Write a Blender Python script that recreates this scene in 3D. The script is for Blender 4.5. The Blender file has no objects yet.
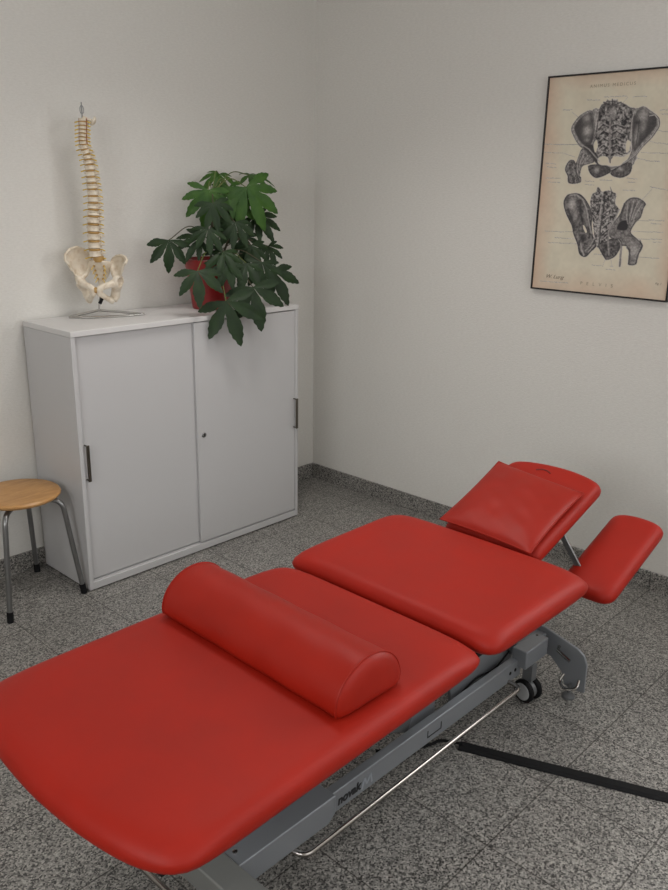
import bpy, math, random
import numpy as np
from mathutils import Vector, Matrix
R = math.radians
random.seed(7)
scene = bpy.context.scene
COL = scene.collection

# ------------------------------------------------------------------ camera (calibrated)
FPX, YAW, PITCH, ROLL = 828.47, 0.8170, 0.3008, 0.0159
CAM = np.array([-3.270, -3.239, 1.62])
def cam_axes():
    cy, sy, cp, sp = math.cos(YAW), math.sin(YAW), math.cos(PITCH), math.sin(PITCH)
    f = np.array([sy*cp, cy*cp, -sp]); r = np.array([cy, -sy, 0.0]); u = np.cross(r, f)
    c, s = math.cos(ROLL), math.sin(ROLL)
    return c*r + s*u, -s*r + c*u, f
CR, CU, CF = cam_axes()
def ray(x, y): return CF*FPX + CR*(x-334) - CU*(y-445)
def on_y(x, y, Y):
    d = ray(x, y); return CAM + d*((Y-CAM[1])/d[1])
def on_x(x, y, X):
    d = ray(x, y); return CAM + d*((X-CAM[0])/d[0])
cd = bpy.data.cameras.new('camera'); cam = bpy.data.objects.new('camera', cd); COL.objects.link(cam)
cam.matrix_world = Matrix(((CR[0], CU[0], -CF[0], CAM[0]), (CR[1], CU[1], -CF[1], CAM[1]), (CR[2], CU[2], -CF[2], CAM[2]), (0, 0, 0, 1)))
cd.sensor_fit = 'HORIZONTAL'; cd.sensor_width = 36; cd.lens = FPX*36/668; cd.clip_start = .05
scene.camera = cam

# ------------------------------------------------------------------ materials
def mat(name, col, rough=.5, metal=0, **kw):
    m = bpy.data.materials.new(name); m.use_nodes = True
    b = m.node_tree.nodes['Principled BSDF']
    b.inputs['Base Color'].default_value = (*col, 1); b.inputs['Roughness'].default_value = rough
    b.inputs['Metallic'].default_value = metal
    for k, v in kw.items(): b.inputs[k].default_value = v
    return m
def nodes(m): return m.node_tree.nodes, m.node_tree.links, m.node_tree.nodes['Principled BSDF']
def N(m, t, **kw):
    n = m.node_tree.nodes.new(t)
    for k, v in kw.items():
        if k in n.inputs.keys(): n.inputs[k].default_value = v
        else: setattr(n, k, v)
    return n
def ramp(m, fac, stops):
    n = m.node_tree.nodes.new('ShaderNodeValToRGB'); e = n.color_ramp.elements
    while len(e) < len(stops): e.new(.5)
    for i, (p, c) in enumerate(stops): e[i].position = p; e[i].color = (*c, 1)
    m.node_tree.links.new(fac, n.inputs[0]); return n
def bump(m, h, strength, dist):
    ns, l, b = nodes(m); n = N(m, 'ShaderNodeBump', Strength=strength, Distance=dist)
    l.new(h, n.inputs['Height'])
    if b.inputs['Normal'].links: l.new(b.inputs['Normal'].links[0].from_socket, n.inputs['Normal'])
    l.new(n.outputs[0], b.inputs['Normal'])
def coords(m, scale=(1, 1, 1), loc=(0, 0, 0)):
    t = N(m, 'ShaderNodeTexCoord'); p = N(m, 'ShaderNodeMapping')
    p.inputs['Scale'].default_value = scale; p.inputs['Location'].default_value = loc
    m.node_tree.links.new(t.outputs['Object'], p.inputs[0]); return p.outputs[0]
def noise(m, v, scale, detail=3, rough=.5):
    n = N(m, 'ShaderNodeTexNoise', Scale=scale, Detail=detail, Roughness=rough)
    m.node_tree.links.new(v, n.inputs['Vector']); return n

def wall_mat():
    m = mat('woodchip_wallpaper', (.70, .675, .63), .85)
    v = coords(m, (60, 60, 190)); n = noise(m, v, 1.0, 4, .65); bump(m, n.outputs[0], .35, .004)
    v2 = coords(m, (1, 1, 1)); n2 = noise(m, v2, 1.3, 2)
    r_ = ramp(m, n.outputs[0], [(.3, (.67, .655, .618)), (.75, (.745, .73, .692))])
    ns, l, b = nodes(m); l.new(r_.outputs[0], b.inputs['Base Color']); return m
def granite(name, tiles=True, dark=1.0):
    m = mat(name, (.3, .3, .3), .36); ns, l, b = nodes(m)
    v = coords(m)
    vo = N(m, 'ShaderNodeTexVoronoi', Scale=230); l.new(v, vo.inputs['Vector'])
    sep = N(m, 'ShaderNodeSeparateColor'); l.new(vo.outputs['Color'], sep.inputs[0])
    k = dark*.84
    g = ramp(m, sep.outputs[0], [(0, (.05*k, .048*k, .046*k)), (.16, (.14*k, .136*k, .128*k)), (.36, (.29*k, .28*k, .262*k)), (.60, (.38*k, .366*k, .34*k)), (.82, (.50*k, .48*k, .445*k)), (1, (.62*k, .60*k, .555*k))])
    g.color_ramp.interpolation = 'CONSTANT'
    n = noise(m, v, 90, 3, .6); r2 = ramp(m, n.outputs[0], [(.32, (.60, .60, .60)), (.55, (1, 1, 1)), (.7, (1.15, 1.13, 1.1))])
    mx = N(m, 'ShaderNodeMix', data_type='RGBA', blend_type='MULTIPLY'); mx.inputs[0].default_value = 1
    l.new(g.outputs[0], mx.inputs[6]); l.new(r2.outputs[0], mx.inputs[7])
    out = mx.outputs[2]
    if tiles:
        v3 = coords(m, (1/.314, 1/.3115, 1), (.46/.314, .165/.3115, 0))
        br = N(m, 'ShaderNodeTexBrick', offset=0.0, squash=1.0)
        br.inputs['Scale'].default_value = 1; br.inputs['Brick Width'].default_value = 1; br.inputs['Row Height'].default_value = 1
        br.inputs['Mortar Size'].default_value = .0065; br.inputs['Mortar Smooth'].default_value = .1
        br.inputs['Color1'].default_value = (.93, .93, .93, 1); br.inputs['Color2'].default_value = (1.05, 1.05, 1.05, 1)
        br.inputs['Mortar'].default_value = (.30, .29, .28, 1)
        l.new(v3, br.inputs['Vector'])
        m2 = N(m, 'ShaderNodeMix', data_type='RGBA', blend_type='MULTIPLY'); m2.inputs[0].default_value = 1
        l.new(out, m2.inputs[6]); l.new(br.outputs[0], m2.inputs[7]); out = m2.outputs[2]
    l.new(out, b.inputs['Base Color'])
    return m
def leather(name, col, grain=420, bs=.12, rough=.52):
    m = mat(name, col, rough, **{'Specular IOR Level': .28}); ns, l, b = nodes(m)
    v = coords(m); vo = N(m, 'ShaderNodeTexVoronoi', Scale=grain, feature='DISTANCE_TO_EDGE'); l.new(v, vo.inputs['Vector'])
    bump(m, vo.outputs[0], bs, .002)
    n = noise(m, v, 7, 3); c = np.array(col)
    r_ = ramp(m, n.outputs[0], [(.3, tuple(c*.93)), (.7, tuple(c*1.06))]); l.new(r_.outputs[0], b.inputs['Base Color'])
    r2 = N(m, 'ShaderNodeMapRange'); r2.inputs[3].default_value = rough-.06; r2.inputs[4].default_value = rough+.08
    l.new(n.outputs[0], r2.inputs[0]); l.new(r2.outputs[0], b.inputs['Roughness']); return m
def wood():
    m = mat('beech_ply', (.5, .25, .08), .38); ns, l, b = nodes(m)
    v = coords(m, (5, 28, 5)); n = noise(m, v, 1.6, 5, .6); n.inputs['Distortion'].default_value = .8
    v2 = coords(m, (40, 260, 40)); n2 = noise(m, v2, 1, 2)
    r_ = ramp(m, n.outputs[0], [(.3, (.50, .245, .075)), (.55, (.62, .33, .12)), (.75, (.68, .39, .16))])
    mx = N(m, 'ShaderNodeMix', data_type='RGBA', blend_type='MULTIPLY'); mx.inputs[0].default_value = .35
    l.new(r_.outputs[0], mx.inputs[6]); l.new(n2.outputs[0], mx.inputs[7]); l.new(mx.outputs[2], b.inputs['Base Color']); return m
def leafmat(name, c1, c2):
    m = mat(name, c1, .5, **{'Specular IOR Level': .3}); ns, l, b = nodes(m)
    v = coords(m); n = noise(m, v, 22, 3)
    r_ = ramp(m, n.outputs[0], [(.3, c1), (.7, c2)]); l.new(r_.outputs[0], b.inputs['Base Color'])
    b.inputs['Transmission Weight'].default_value = 0
    bump(m, n.outputs[0], .2, .004); return m
def bone():
    m = mat('bone_plastic', (.66, .58, .45), .45); ns, l, b = nodes(m)
    v = coords(m); n = noise(m, v, 45, 4, .6)
    r_ = ramp(m, n.outputs[0], [(.3, (.58, .47, .34)), (.5, (.72, .64, .52)), (.75, (.78, .71, .60))]); l.new(r_.outputs[0], b.inputs['Base Color']); return m
def printmat():
    m = mat('aged_print', (.6, .5, .4), .6); ns, l, b = nodes(m)
    a = N(m, 'ShaderNodeVertexColor', layer_name='ink'); l.new(a.outputs[0], b.inputs['Base Color']); return m

M = dict(
    wall=wall_mat(), floor=granite('granite_floor_tiles'), skirt=granite('granite_skirting', False, 1.0),
    ceil=mat('white_ceiling', (.78, .77, .74), .9),
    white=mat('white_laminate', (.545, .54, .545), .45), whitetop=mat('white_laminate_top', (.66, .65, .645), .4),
    red=leather('red_upholstery', (.345, .012, .004)), redp=leather('red_pillow_vinyl', (.315, .014, .006), 260, .1, .48),
    redr=leather('red_bolster_vinyl', (.325, .012, .004), 500, .07, .46), reddark=mat('dark_red_lining', (.12, .008, .006), .6),
    grey=mat('silver_grey_powder_coat', (.26, .275, .295), .38, .35), greyd=mat('grey_frame_paint', (.16, .165, .17), .45, .3),
    greyw=mat('warm_grey_crossbar', (.23, .235, .225), .45, .25),
    chrome=mat('chrome', (.42, .39, .37), .22, 1), steel=mat('satin_steel', (.24, .24, .24), .34, .9), bright=mat('polished_wire', (.50, .49, .47), .2, 1),
    bronze=mat('dark_nickel', (.13, .115, .095), .30, .85), black=mat('black_rubber', (.007, .007, .008), .7, **{'Specular IOR Level': .25}),
    blackframe=mat('black_frame', (.010, .009, .009), .35), castor=mat('grey_castor_plastic', (.42, .43, .44), .5),
    wood=wood(), pot=mat('red_ceramic_pot', (.24, .008, .009), .3), soil=mat('potting_soil', (.03, .02, .012), .95),
    leaf=leafmat('dark_leaf', (.007, .021, .005), (.014, .037, .008)), leafy=leafmat('young_leaf', (.022, .070, .009), (.045, .115, .014)),
    stem=mat('green_stem', (.10, .13, .03), .5), stemb=mat('brown_stem', (.07, .06, .03), .7),
    bone=bone(), yellow=mat('yellow_nerve', (.70, .50, .08), .5), disc=mat('disc_amber', (.44, .27, .09), .5), artery=mat('artery_red', (.34, .09, .05), .5),
    print=printmat(), ink=mat('dark_ink', (.20, .16, .12), .7), logo=mat('logo_black', (.01, .01, .012), .5), logow=mat('logo_pale_grey', (.36, .39, .44), .5),
    winframe=mat('white_window_frame', (.75, .75, .75), .4))
g = bpy.data.materials.new('window_glass'); g.use_nodes = True; ns, l = g.node_tree.nodes, g.node_tree.links
ns.remove(ns['Principled BSDF']); tr = ns.new('ShaderNodeBsdfTransparent'); gl = ns.new('ShaderNodeBsdfGlossy'); gl.inputs['Roughness'].default_value = .02
mx = ns.new('ShaderNodeMixShader'); mx.inputs[0].default_value = .05
l.new(tr.outputs[0], mx.inputs[1]); l.new(gl.outputs[0], mx.inputs[2]); l.new(mx.outputs[0], ns['Material Output'].inputs[0]); M['glass'] = g

# ------------------------------------------------------------------ mesh helpers
class MB:
    def __init__(s): s.v = []; s.f = []
    def add(s, v, f):
        o = len(s.v); s.v += [tuple(map(float, p)) for p in v]; s.f += [tuple(i+o for i in q) for q in f]; return s
    def box(s, x0, x1, y0, y1, z0, z1):
        v = [(x, y, z) for x in (x0, x1) for y in (y0, y1) for z in (z0, z1)]
        return s.add(v, [(0, 1, 3, 2), (4, 6, 7, 5), (0, 4, 5, 1), (2, 3, 7, 6), (0, 2, 6, 4), (1, 5, 7, 3)])
    def beam(s, a, b, w, h, up=(0, 0, 1)):
        a, b = Vector(a), Vector(b); d = (b-a).normalized(); sd = d.cross(Vector(up)).normalized(); u = sd.cross(d)
        v = [p + sd*i*w/2 + u*j*h/2 for p in (a, b) for i, j in ((-1, -1), (1, -1), (1, 1), (-1, 1))]
        return s.add(v, [(0, 1, 2, 3), (7, 6, 5, 4), (0, 4, 5, 1), (1, 5, 6, 2), (2, 6, 7, 3), (3, 7, 4, 0)])
    def tube(s, pts, r, n=14, cap=True):
        P = [Vector(p) for p in pts]; rs = r if isinstance(r, (list, tuple)) else [r]*len(P)
        rings = []; pu = None
        for i, p in enumerate(P):
            d = (P[min(i+1, len(P)-1)] - P[max(i-1, 0)]).normalized()
            if pu is None: pu = d.cross(Vector((0, 0, 1))) if abs(d.z) < .9 else d.cross(Vector((1, 0, 0)))
            a = (pu - d*pu.dot(d)).normalized(); pu = a; b = d.cross(a)
            rings.append([p + (a*math.cos(2*math.pi*k/n) + b*math.sin(2*math.pi*k/n))*rs[i] for k in range(n)])
        return s.rings(rings, cap)
    def rings(s, rings, cap=True, closed=False):
        n = len(rings[0]); v = [p for q in rings for p in q]; f = []
        m = len(rings)
        for i in range(m if closed else m-1):
            for k in range(n): j = (i+1) % m; f.append((i*n+k, i*n+(k+1) % n, j*n+(k+1) % n, j*n+k))
        if cap and not closed: f += [tuple(range(n))[::-1], tuple((m-1)*n+k for k in range(n))]
        return s.add(v, f)
    def lathe(s, prof, c=(0, 0, 0), n=32, axis=None):
        c = Vector(c); q = Vector((0, 0, 1)).rotation_difference(Vector(axis)) if axis is not None else None
        rings = []
        for r_, z in prof:
            ring = []
            for k in range(n):
                p = Vector((r_*math.cos(2*math.pi*k/n), r_*math.sin(2*math.pi*k/n), z))
                if q: p = q @ p
                ring.append(c+p)
            rings.append(ring)
        return s.rings(rings, True)
    def prism(s, poly, a, b, fn):   # fn(u,v,w)->xyz
        n = len(poly); v = [fn(u, w, a) for u, w in poly] + [fn(u, w, b) for u, w in poly]
        return s.add(v, [tuple(range(n))[::-1], tuple(range(n, 2*n))] + [(k, (k+1) % n, n+(k+1) % n, n+k) for k in range(n)])
    def build(s, name, m, parent=None, bevel=0, seg=2, smooth=35, sub=0):
        me = bpy.data.meshes.new(name); me.from_pydata(s.v, [], s.f); me.update()
        import bmesh
        bm = bmesh.new(); bm.from_mesh(me); bmesh.ops.recalc_face_normals(bm, faces=bm.faces); bm.to_mesh(me); bm.free()
        me.materials.append(m); o = bpy.data.objects.new(name, me); COL.objects.link(o)
        if parent is not None:
            o.parent = parent; o.matrix_parent_inverse = parent_world(parent).inverted()
        if smooth:
            for p in me.polygons: p.use_smooth = True
            if smooth < 180: me.set_sharp_from_angle(angle=R(smooth))
        if bevel:
            b = o.modifiers.new('bevel', 'BEVEL'); b.width = bevel; b.segments = seg; b.limit_method = 'ANGLE'; b.angle_limit = R(40); b.harden_normals = False
        if sub:
            b = o.modifiers.new('sub', 'SUBSURF'); b.levels = sub; b.render_levels = sub
        return o
def parent_world(o):
    m = Matrix.Translation(o.location) @ o.rotation_euler.to_matrix().to_4x4()
    if o.parent: m = parent_world(o.parent) @ o.matrix_parent_inverse @ m
    return m
def thing(name, label, cat, loc, group=None):
    o = bpy.data.objects.new(name, None); COL.objects.link(o); o.location = loc; o.empty_display_size = .05
    return tag(o, label, cat, group)
def tag(o, label, cat, group=None):
    o['label'] = label; o['category'] = cat
    if group: o['group'] = group
    return o
def struct(o): o['kind'] = 'structure'; return o

def bez(P, n=16):
    P = [np.array(p, float) for p in P]; out = []
    ext = [2*P[0]-P[1]] + P + [2*P[-1]-P[-2]]
    for i in range(1, len(ext)-2):
        a, b, c, d = ext[i-1:i+3]
        for t in np.linspace(0, 1, n, endpoint=False):
            out.append(.5*((2*b) + (c-a)*t + (2*a-5*b+4*c-d)*t*t + (3*b-a-3*c+d)*t**3))
    out.append(P[-1]); return out
def corner_path(P, r, n=6):       # polyline with rounded corners
    P = [Vector(p) for p in P]; out = [P[0]]
    for i in range(1, len(P)-1):
        a = P[i] + (P[i-1]-P[i]).normalized()*r; b = P[i] + (P[i+1]-P[i]).normalized()*r
        for k in range(n+1):
            t = k/n; out.append(a*(1-t)**2 + P[i]*2*t*(1-t) + b*t*t)
    out.append(P[-1]); return out

# ------------------------------------------------------------------ the room
X0, X1, Y0, Y1, ZC = -4.7, 0, -4.8, 0, 2.75
struct(MB().box(X0-.2, X1+.2, Y0-.2, Y1+.2, -.1, 0).build('floor', M['floor'], smooth=0))
struct(MB().box(X0-.2, X1+.2, Y0-.2, Y1+.2, ZC, ZC+.1).build('ceiling', M['ceil'], smooth=0))
struct(MB().box(X0-.2, X1+.2, Y1, Y1+.2, 0, ZC).build('wall_back', M['wall'], smooth=0))
def holed(name, fn, a0, a1, holes):
    b = MB(); cuts = sorted(holes); a = a0
    for (h0, h1, z0, z1) in cuts:
        b.box(*fn(a, h0), 0, ZC); b.box(*fn(h0, h1), 0, z0); b.box(*fn(h0, h1), z1, ZC); a = h1
    b.box(*fn(a, a1), 0, ZC)
    return struct(b.build(name, M['wall'], smooth=0))
WR = (-4.15, -2.55, 1.15, 2.45)       # window in the right wall (beyond the frame)
WF = (-3.3, -1.0, 1.25, 2.5)       # window in the front wall (behind the camera)
holed('wall_right', lambda a, b: (0, .2, a, b), Y0, Y1, [WR])
WL = (-3.6, -1.7, 1.25, 2.5)        # window in the left wall (beyond the frame)
holed('wall_left', lambda a, b: (X0-.2, X0, a, b), Y0, Y1, [WL])
holed('wall_front', lambda a, b: (a, b, Y0-.2, Y0), X0, X1+.2, [WF])
# skirting: granite strips in 31 cm lengths
def skirting(name, pieces):
    b = MB()
    for q in pieces: b.box(*q, 0, .085)
    return struct(b.build(name, M['skirt'], bevel=.0015, seg=1, smooth=0))
def grid_cuts(start, step, lo):
    out = [0]; p = start
    while p > lo: out.append(p); p -= step
    out.append(lo); return out
cy_ = grid_cuts(-.165, .3115, Y0); cx_ = grid_cuts(-.146, .314, X0)
skirting('baseboard_right', [(-.011, 0, cy_[i+1]+.001, cy_[i]-.001) for i in range(len(cy_)-1)])
skirting('baseboard_back', [(cx_[i+1]+.001, cx_[i]-.001-(.011 if i == 0 else 0), -.011, 0) for i in range(len(cx_)-1)])
def win(n, q, ax):
    a0, a1, z0, z1 = q; t = .05; fr = MB()
    def bx(b, p0, p1, w0, w1, d0, d1):
        if ax == 'x': b.box(d0, d1, p0, p1, w0, w1)
        elif ax == '-x': b.box(X0-d1, X0-d0, p0, p1, w0, w1)
        else: b.box(p0, p1, Y0-d1, Y0-d0, w0, w1)
    for (p0, p1, w0, w1) in ((a0, a1, z0, z0+t), (a0, a1, z1-t, z1), (a0, a0+t, z0+t, z1-t), (a1-t, a1, z0+t, z1-t), ((a0+a1)/2-.03, (a0+a1)/2+.03, z0+t, z1-t)):
        bx(fr, p0, p1, w0, w1, .06, .11)
    f = struct(fr.build('window_%d' % n, M['winframe'], bevel=.003, seg=1))
    pn = MB(); bx(pn, a0+t, a1-t, z0+t, z1-t, .08, .084); pn.build('pane', M['glass'], f, smooth=0)
    sl = MB(); bx(sl, a0, a1, z0-.03, z0, -.04, .06); sl.build('window_sill', M['winframe'], f, bevel=.004)
win(1, WR, 'x'); win(2, WF, 'y'); win(3, WL, '-x')

# ------------------------------------------------------------------ cabinet
CX0, CX1, CYF, CYB, CH = -1.694, -.493, -.384, -.013, 1.086
cab = thing('sliding_door_cabinet', 'white two-door sliding cabinet standing against the back wall', 'cabinet', ((CX0+CX1)/2, (CYF+CYB)/2, 0))
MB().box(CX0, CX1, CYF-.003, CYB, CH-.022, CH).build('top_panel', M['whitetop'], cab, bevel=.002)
MB().box(CX0+.001, CX0+.019, CYF, CYB, .006, CH-.0225).build('side_panel', M['white'], cab, bevel=.0015)
MB().box(CX1-.019, CX1-.001, CYF, CYB, .006, CH-.0225).build('side_panel', M['white'], cab, bevel=.0015)
MB().box(CX0+.019, CX1-.019, CYB-.008, CYB, .03, CH-.0225).build('back_panel', M['white'], cab)
MB().box(CX0+.0195, CX1-.0195, CYF+.028, CYB-.0085, .02, .038).build('bottom_shelf', M['white'], cab)
MB().box(CX0+.0195, CX1-.0195, CYF+.0, CYF+.027, .006, .036).box(CX0+.0195, CX1-.0195, CYF+.012, CYF+.015, .036, .042).build('bottom_rail', M['white'], cab, bevel=.001)
for x in (CX0+.05, CX1-.05):
    for y in (CYF+.04, CYB-.04):
        MB().lathe([(.012, 0), (.012, .006)], (x, y, 0), 16).build('glide_foot', M['black'], cab)
DX = -1.113
for side in (0, 1):
    x0, x1 = (CX0+.022, DX+.02) if side == 0 else (DX, CX1-.022)
    yo = .016 if side == 0 else .001
    d = MB().box(x0, x1, CYF+yo, CYF+yo+.013, .045, CH-.026).build('sliding_door', M['white'], cab, bevel=.0015)
    d['label'] = 'left sliding door, set behind' if side == 0 else 'right sliding door with a round lock'
    hx = CX0+.034 if side == 0 else CX1-.030
    y = CYF+yo
    h = MB()
    h.tube(corner_path([(hx, y, .628), (hx, y-.022, .628), (hx, y-.022, .484), (hx, y, .484)], .008), .0035, 8)
    h.box(hx-.007, hx+.007, y-.026, y-.021, .480, .632)
    h.build('handle', M['bronze'], d, bevel=.001)['label'] = 'dark metal bow handle'
    if side == 1:
        k = MB().lathe([(.0115, 0), (.0115, .004), (.010, .006)], (-1.080, y, .556), 20, (0, -1, 0))
        k.build('lock', M['steel'], d)['label'] = 'round steel lock'
        MB().box(-1.0815, -1.0785, y-.0068, y-.0058, .550, .562).build('keyhole', M['black'], d)

# ------------------------------------------------------------------ stool
SX, SY = -1.885, -.225
st = thing('round_stool', 'low stool with a round wooden seat and grey tube legs beside the cabinet', 'stool', (SX, SY, 0))
MB().lathe([(.02, .430), (.140, .430), (.156, .433), (.163, .441), (.163, .446), (.156, .452), (.140, .4535), (.06, .4505), (.001, .450)], (SX, SY, 0), 56).build('seat', M['wood'], st)
MB().lathe([(.10, .424), (.10, .430)], (SX, SY, 0), 32).build('mounting_plate', M['steel'], st)
for fx, fy in ((-2.04, -.388), (-1.757, -.055), (-1.717, -.368), (-2.05, -.06)):
    d = Vector((fx-SX, fy-SY, 0)); dn = d.normalized()
    c = Vector((SX, SY, 0)); k1 = c + dn*.03 + Vector((0, 0, .415)); k2 = c + dn*(d.length-.055) + Vector((0, 0, .415)); k3 = Vector((fx, fy, .03))
    L = MB().tube(corner_path([k1, k2, k3], .045, 8), .0105, 14).build('leg', M['steel'], st)
    dd = (k3-k2).normalized()
    MB().tube([k3-dd*.012, k3+dd*.024, Vector((fx, fy, .0015))+dn*.003], .013, 14).build('rubber_foot', M['black'], L)

# ------------------------------------------------------------------ cushions
def resample(P, n):
    P = np.array(P, float); C2 = np.vstack([P, P[:1]]); L = np.concatenate([[0], np.cumsum(np.linalg.norm(np.diff(C2, axis=0), axis=1))])
    t = np.linspace(0, L[-1], n, endpoint=False); return np.stack([np.interp(t, L, C2[:, 0]), np.interp(t, L, C2[:, 1])], 1)
def offset_poly(P, d):
    """walk the outline inward in small smoothed steps so that corners never fold over"""
    Q = np.array([(p[0], p[1]) for p in P], float); n = len(Q)
    k = max(1, int(math.ceil(abs(d)/.002))) if d else 0
    for _ in range(k):
        t = np.roll(Q, -1, 0)-np.roll(Q, 1, 0); t /= np.linalg.norm(t, axis=1)[:, None]+1e-9
        Q = Q + np.stack([-t[:, 1], t[:, 0]], 1)*d/k
        for _ in range(3): Q = Q + .3*((np.roll(Q, -1, 0)+np.roll(Q, 1, 0))/2-Q)
        i0 = Q[0].copy(); Q = resample(Q, n)
    return [q for q in Q]
def round_poly(P, rr, n=8, count=150):
    m = len(P); out = []
    for i in range(m):
        p = np.array(P[i], float); a = np.array(P[i-1])-p; b = np.array(P[(i+1) % m])-p
        la, lb = np.linalg.norm(a), np.linalg.norm(b)
        r_ = min(rr[i] if isinstance(rr, (list, tuple)) else rr, .48*la, .48*lb)
        a = a/la*r_; b = b/lb*r_
        for k in range(n+1):
            t = k/n; out.append((p+a)*(1-t)**2 + p*2*t*(1-t) + (p+b)*t*t)
    # start in the middle of the longest straight run, so the resampled seams stay aligned
    L = [np.linalg.norm(out[(i+1) % len(out)]-out[i]) for i in range(len(out))]; j = int(np.argmax(L))
    mid = (out[j]+out[(j+1) % len(out)])/2; out = [mid] + out[j+1:] + out[:j+1]
    A2 = sum(out[i][0]*out[(i+1) % len(out)][1]-out[(i+1) % len(out)][0]*out[i][1] for i in range(len(out)))
    if A2 < 0: out = [out[0]] + out[1:][::-1]
    return [q for q in resample(out, count)]
def cushion(P, T, edge=1.0, crown=.006, inset_bottom=.02):
    """P: CCW outline, bottom at z=0, top at z=T"""
    prof = [(inset_bottom+.03, 0), (inset_bottom, 0), (.008, T*.06), (.001, T*.24), (0, T*.42), (.002*edge, T*.60), (.007*edge, T*.76), (.016*edge, T*.89), (.028*edge, T*.965), (.044*edge, T)]
    rings = []
    for d, z in prof: rings.append([(p[0], p[1], z) for p in offset_poly(P, d)])
    last = rings[-1]; cx = sum(p[0] for p in last)/len(last); cy = sum(p[1] for p in last)/len(last)
    for s in (.86, .7, .5, .3, .1): rings.append([(cx+(p[0]-cx)*s, cy+(p[1]-cy)*s, T+crown*(1-s*s)) for p in last])
    return MB().rings(rings, True)

# ------------------------------------------------------------------ treatment table
TC = -1.957
tb = thing('treatment_table', 'red upholstered multi-section treatment table on a grey wheeled frame', 'massage table', (-1.7, TC, 0))
def pad(P, z, T, name, label, mats=None, **kw):
    c = cushion(P, T, **kw); c.v = [(x, y, w+z) for x, y, w in c.v]
    o = c.build(name, mats or M['red'], tb, smooth=180); o['label'] = label; return o
# leg section (foot end bows outward)
nb = [(-1.725, -2.307), (-1.725, -1.594), (-2.645, -1.588)]
bow = [(-2.690, -1.67), (-2.708, -1.80), (-2.716, -1.956), (-2.706, -2.11), (-2.682, -2.235)]
PA = round_poly(nb[0:3] + bow + [(-2.638, -2.320)], [.045, .045, .06, .04, .06, .06, .06, .04, .07])
pad(PA, .510, .060, 'leg_pad', 'long leg section with a bowed foot end', crown=.004)
PB = round_poly([(-1.200, -2.304), (-1.190, -2.22), (-1.186, -1.95), (-1.190, -1.69), (-1.200, -1.606), (-1.22, -1.588), (-1.690, -1.588), (-1.708, -1.61), (-1.708, -2.29), (-1.690, -2.314), (-1.22, -2.314)],
                [.015, .04, .04, .04, .015, .018, .014, .015, .015, .014, .018])
pad(PB, .517, .064, 'torso_pad', 'square torso section, slightly higher', crown=.003)
# upholstery boards under the pads
MB().box(-2.64, -1.76, -2.26, -1.65, .490, .511).build('pad_board', M['black'], tb, bevel=.003)
MB().box(-1.68, -1.23, -2.25, -1.65, .490, .518).build('pad_board', M['black'], tb, bevel=.003)
# tilted head section: local u along slope, v across
SL = math.atan(.325)
def tilt(b, x0, z0, a=SL):
    ca, sa = math.cos(a), math.sin(a)
    b.v = [(x0+u*ca-w*sa, y, z0+u*sa+w*ca) for u, y, w in b.v]; return b
PH = round_poly([(.425, -2.115), (.444, -2.06), (.458, -1.99), (.460, -1.94), (.458, -1.88), (.446, -1.81), (.428, -1.760), (0, -1.760), (0, -2.115)],
                [.03, .025, .03, .03, .03, .025, .03, .02, .02])
hb = tilt(cushion(PH, .052, .55, .002, .01), -1.150, .518)
head = hb.build('head_pad', M['red'], tb, smooth=180); head['label'] = 'raised head section with a covered face slot'
sl_ = [(.408-.012*((k-6)/6)**2, -1.907-.028*(k-6)/6, .0535) for k in range(13)]
tilt(MB().tube(sl_, .0022, 8), -1.150, .518).build('face_slot_seam', M['reddark'], head)
tilt(MB().box(.02, .41, -2.09, -1.78, -.012, .0), -1.150, .518).build('head_board', M['black'], head, bevel=.003)
# arm rests, parallel to the head section and lower
for s in (-1, 1):
    ya, yb = (TC+s*.166, TC+s*.347); y0, y1 = min(ya, yb), max(ya, yb)
    PR = round_poly([(.395, y0), (.412, (y0+y1)/2-.03), (.412, (y0+y1)/2+.03), (.395, y1), (.0, y1), (0, y0)], [.035, .03, .03, .035, .045, .045])
    a = tilt(cushion(PR, .05, .75, .003, .012), -1.025, .397 if s < 0 else .37, R(19.5))
    o = a.build('arm_rest', M['red'], tb, smooth=180); o['label'] = 'padded arm rest on the camera side' if s < 0 else 'padded arm rest on the cabinet side'
    tilt(MB().box(.08, .34, y0+.045, y1-.045, -.008, .001), -1.040, .395 if s < 0 else .37, R(19.5)).build('arm_board', M['black'], o, bevel=.002)
    br = MB(); br.beam((-.955, TC+s*.115, .575), (-.955, TC+s*.205, .455), .020, .008, (1, 0, 0)); br.box(-.972, -.938, TC+s*.205-.012, TC+s*.205+.05*(1 if s > 0 else .24), .435, .455) if s > 0 else br.box(-.972, -.938, TC-.255, TC-.193, .418, .434)
    br.build('arm_bracket', M['steel'], tb, bevel=.002)
# upper frame
uf = MB()
for y in (TC-.17, TC+.17): uf.box(-2.50, -1.24, y-.02, y+.02, .445, .490)
for x in (-2.45, -1.95, -1.30): uf.box(x-.02, x+.02, TC-.15, TC+.15, .447, .488)
uf.build('upper_frame', M['greyd'], tb, bevel=.003)
hf = MB()
for y in (TC-.10, TC+.10): hf.beam((-1.24, y, .468), (-.80, y, .590), .025, .03)
hf.build('head_frame', M['greyd'], tb, bevel=.003)
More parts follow.
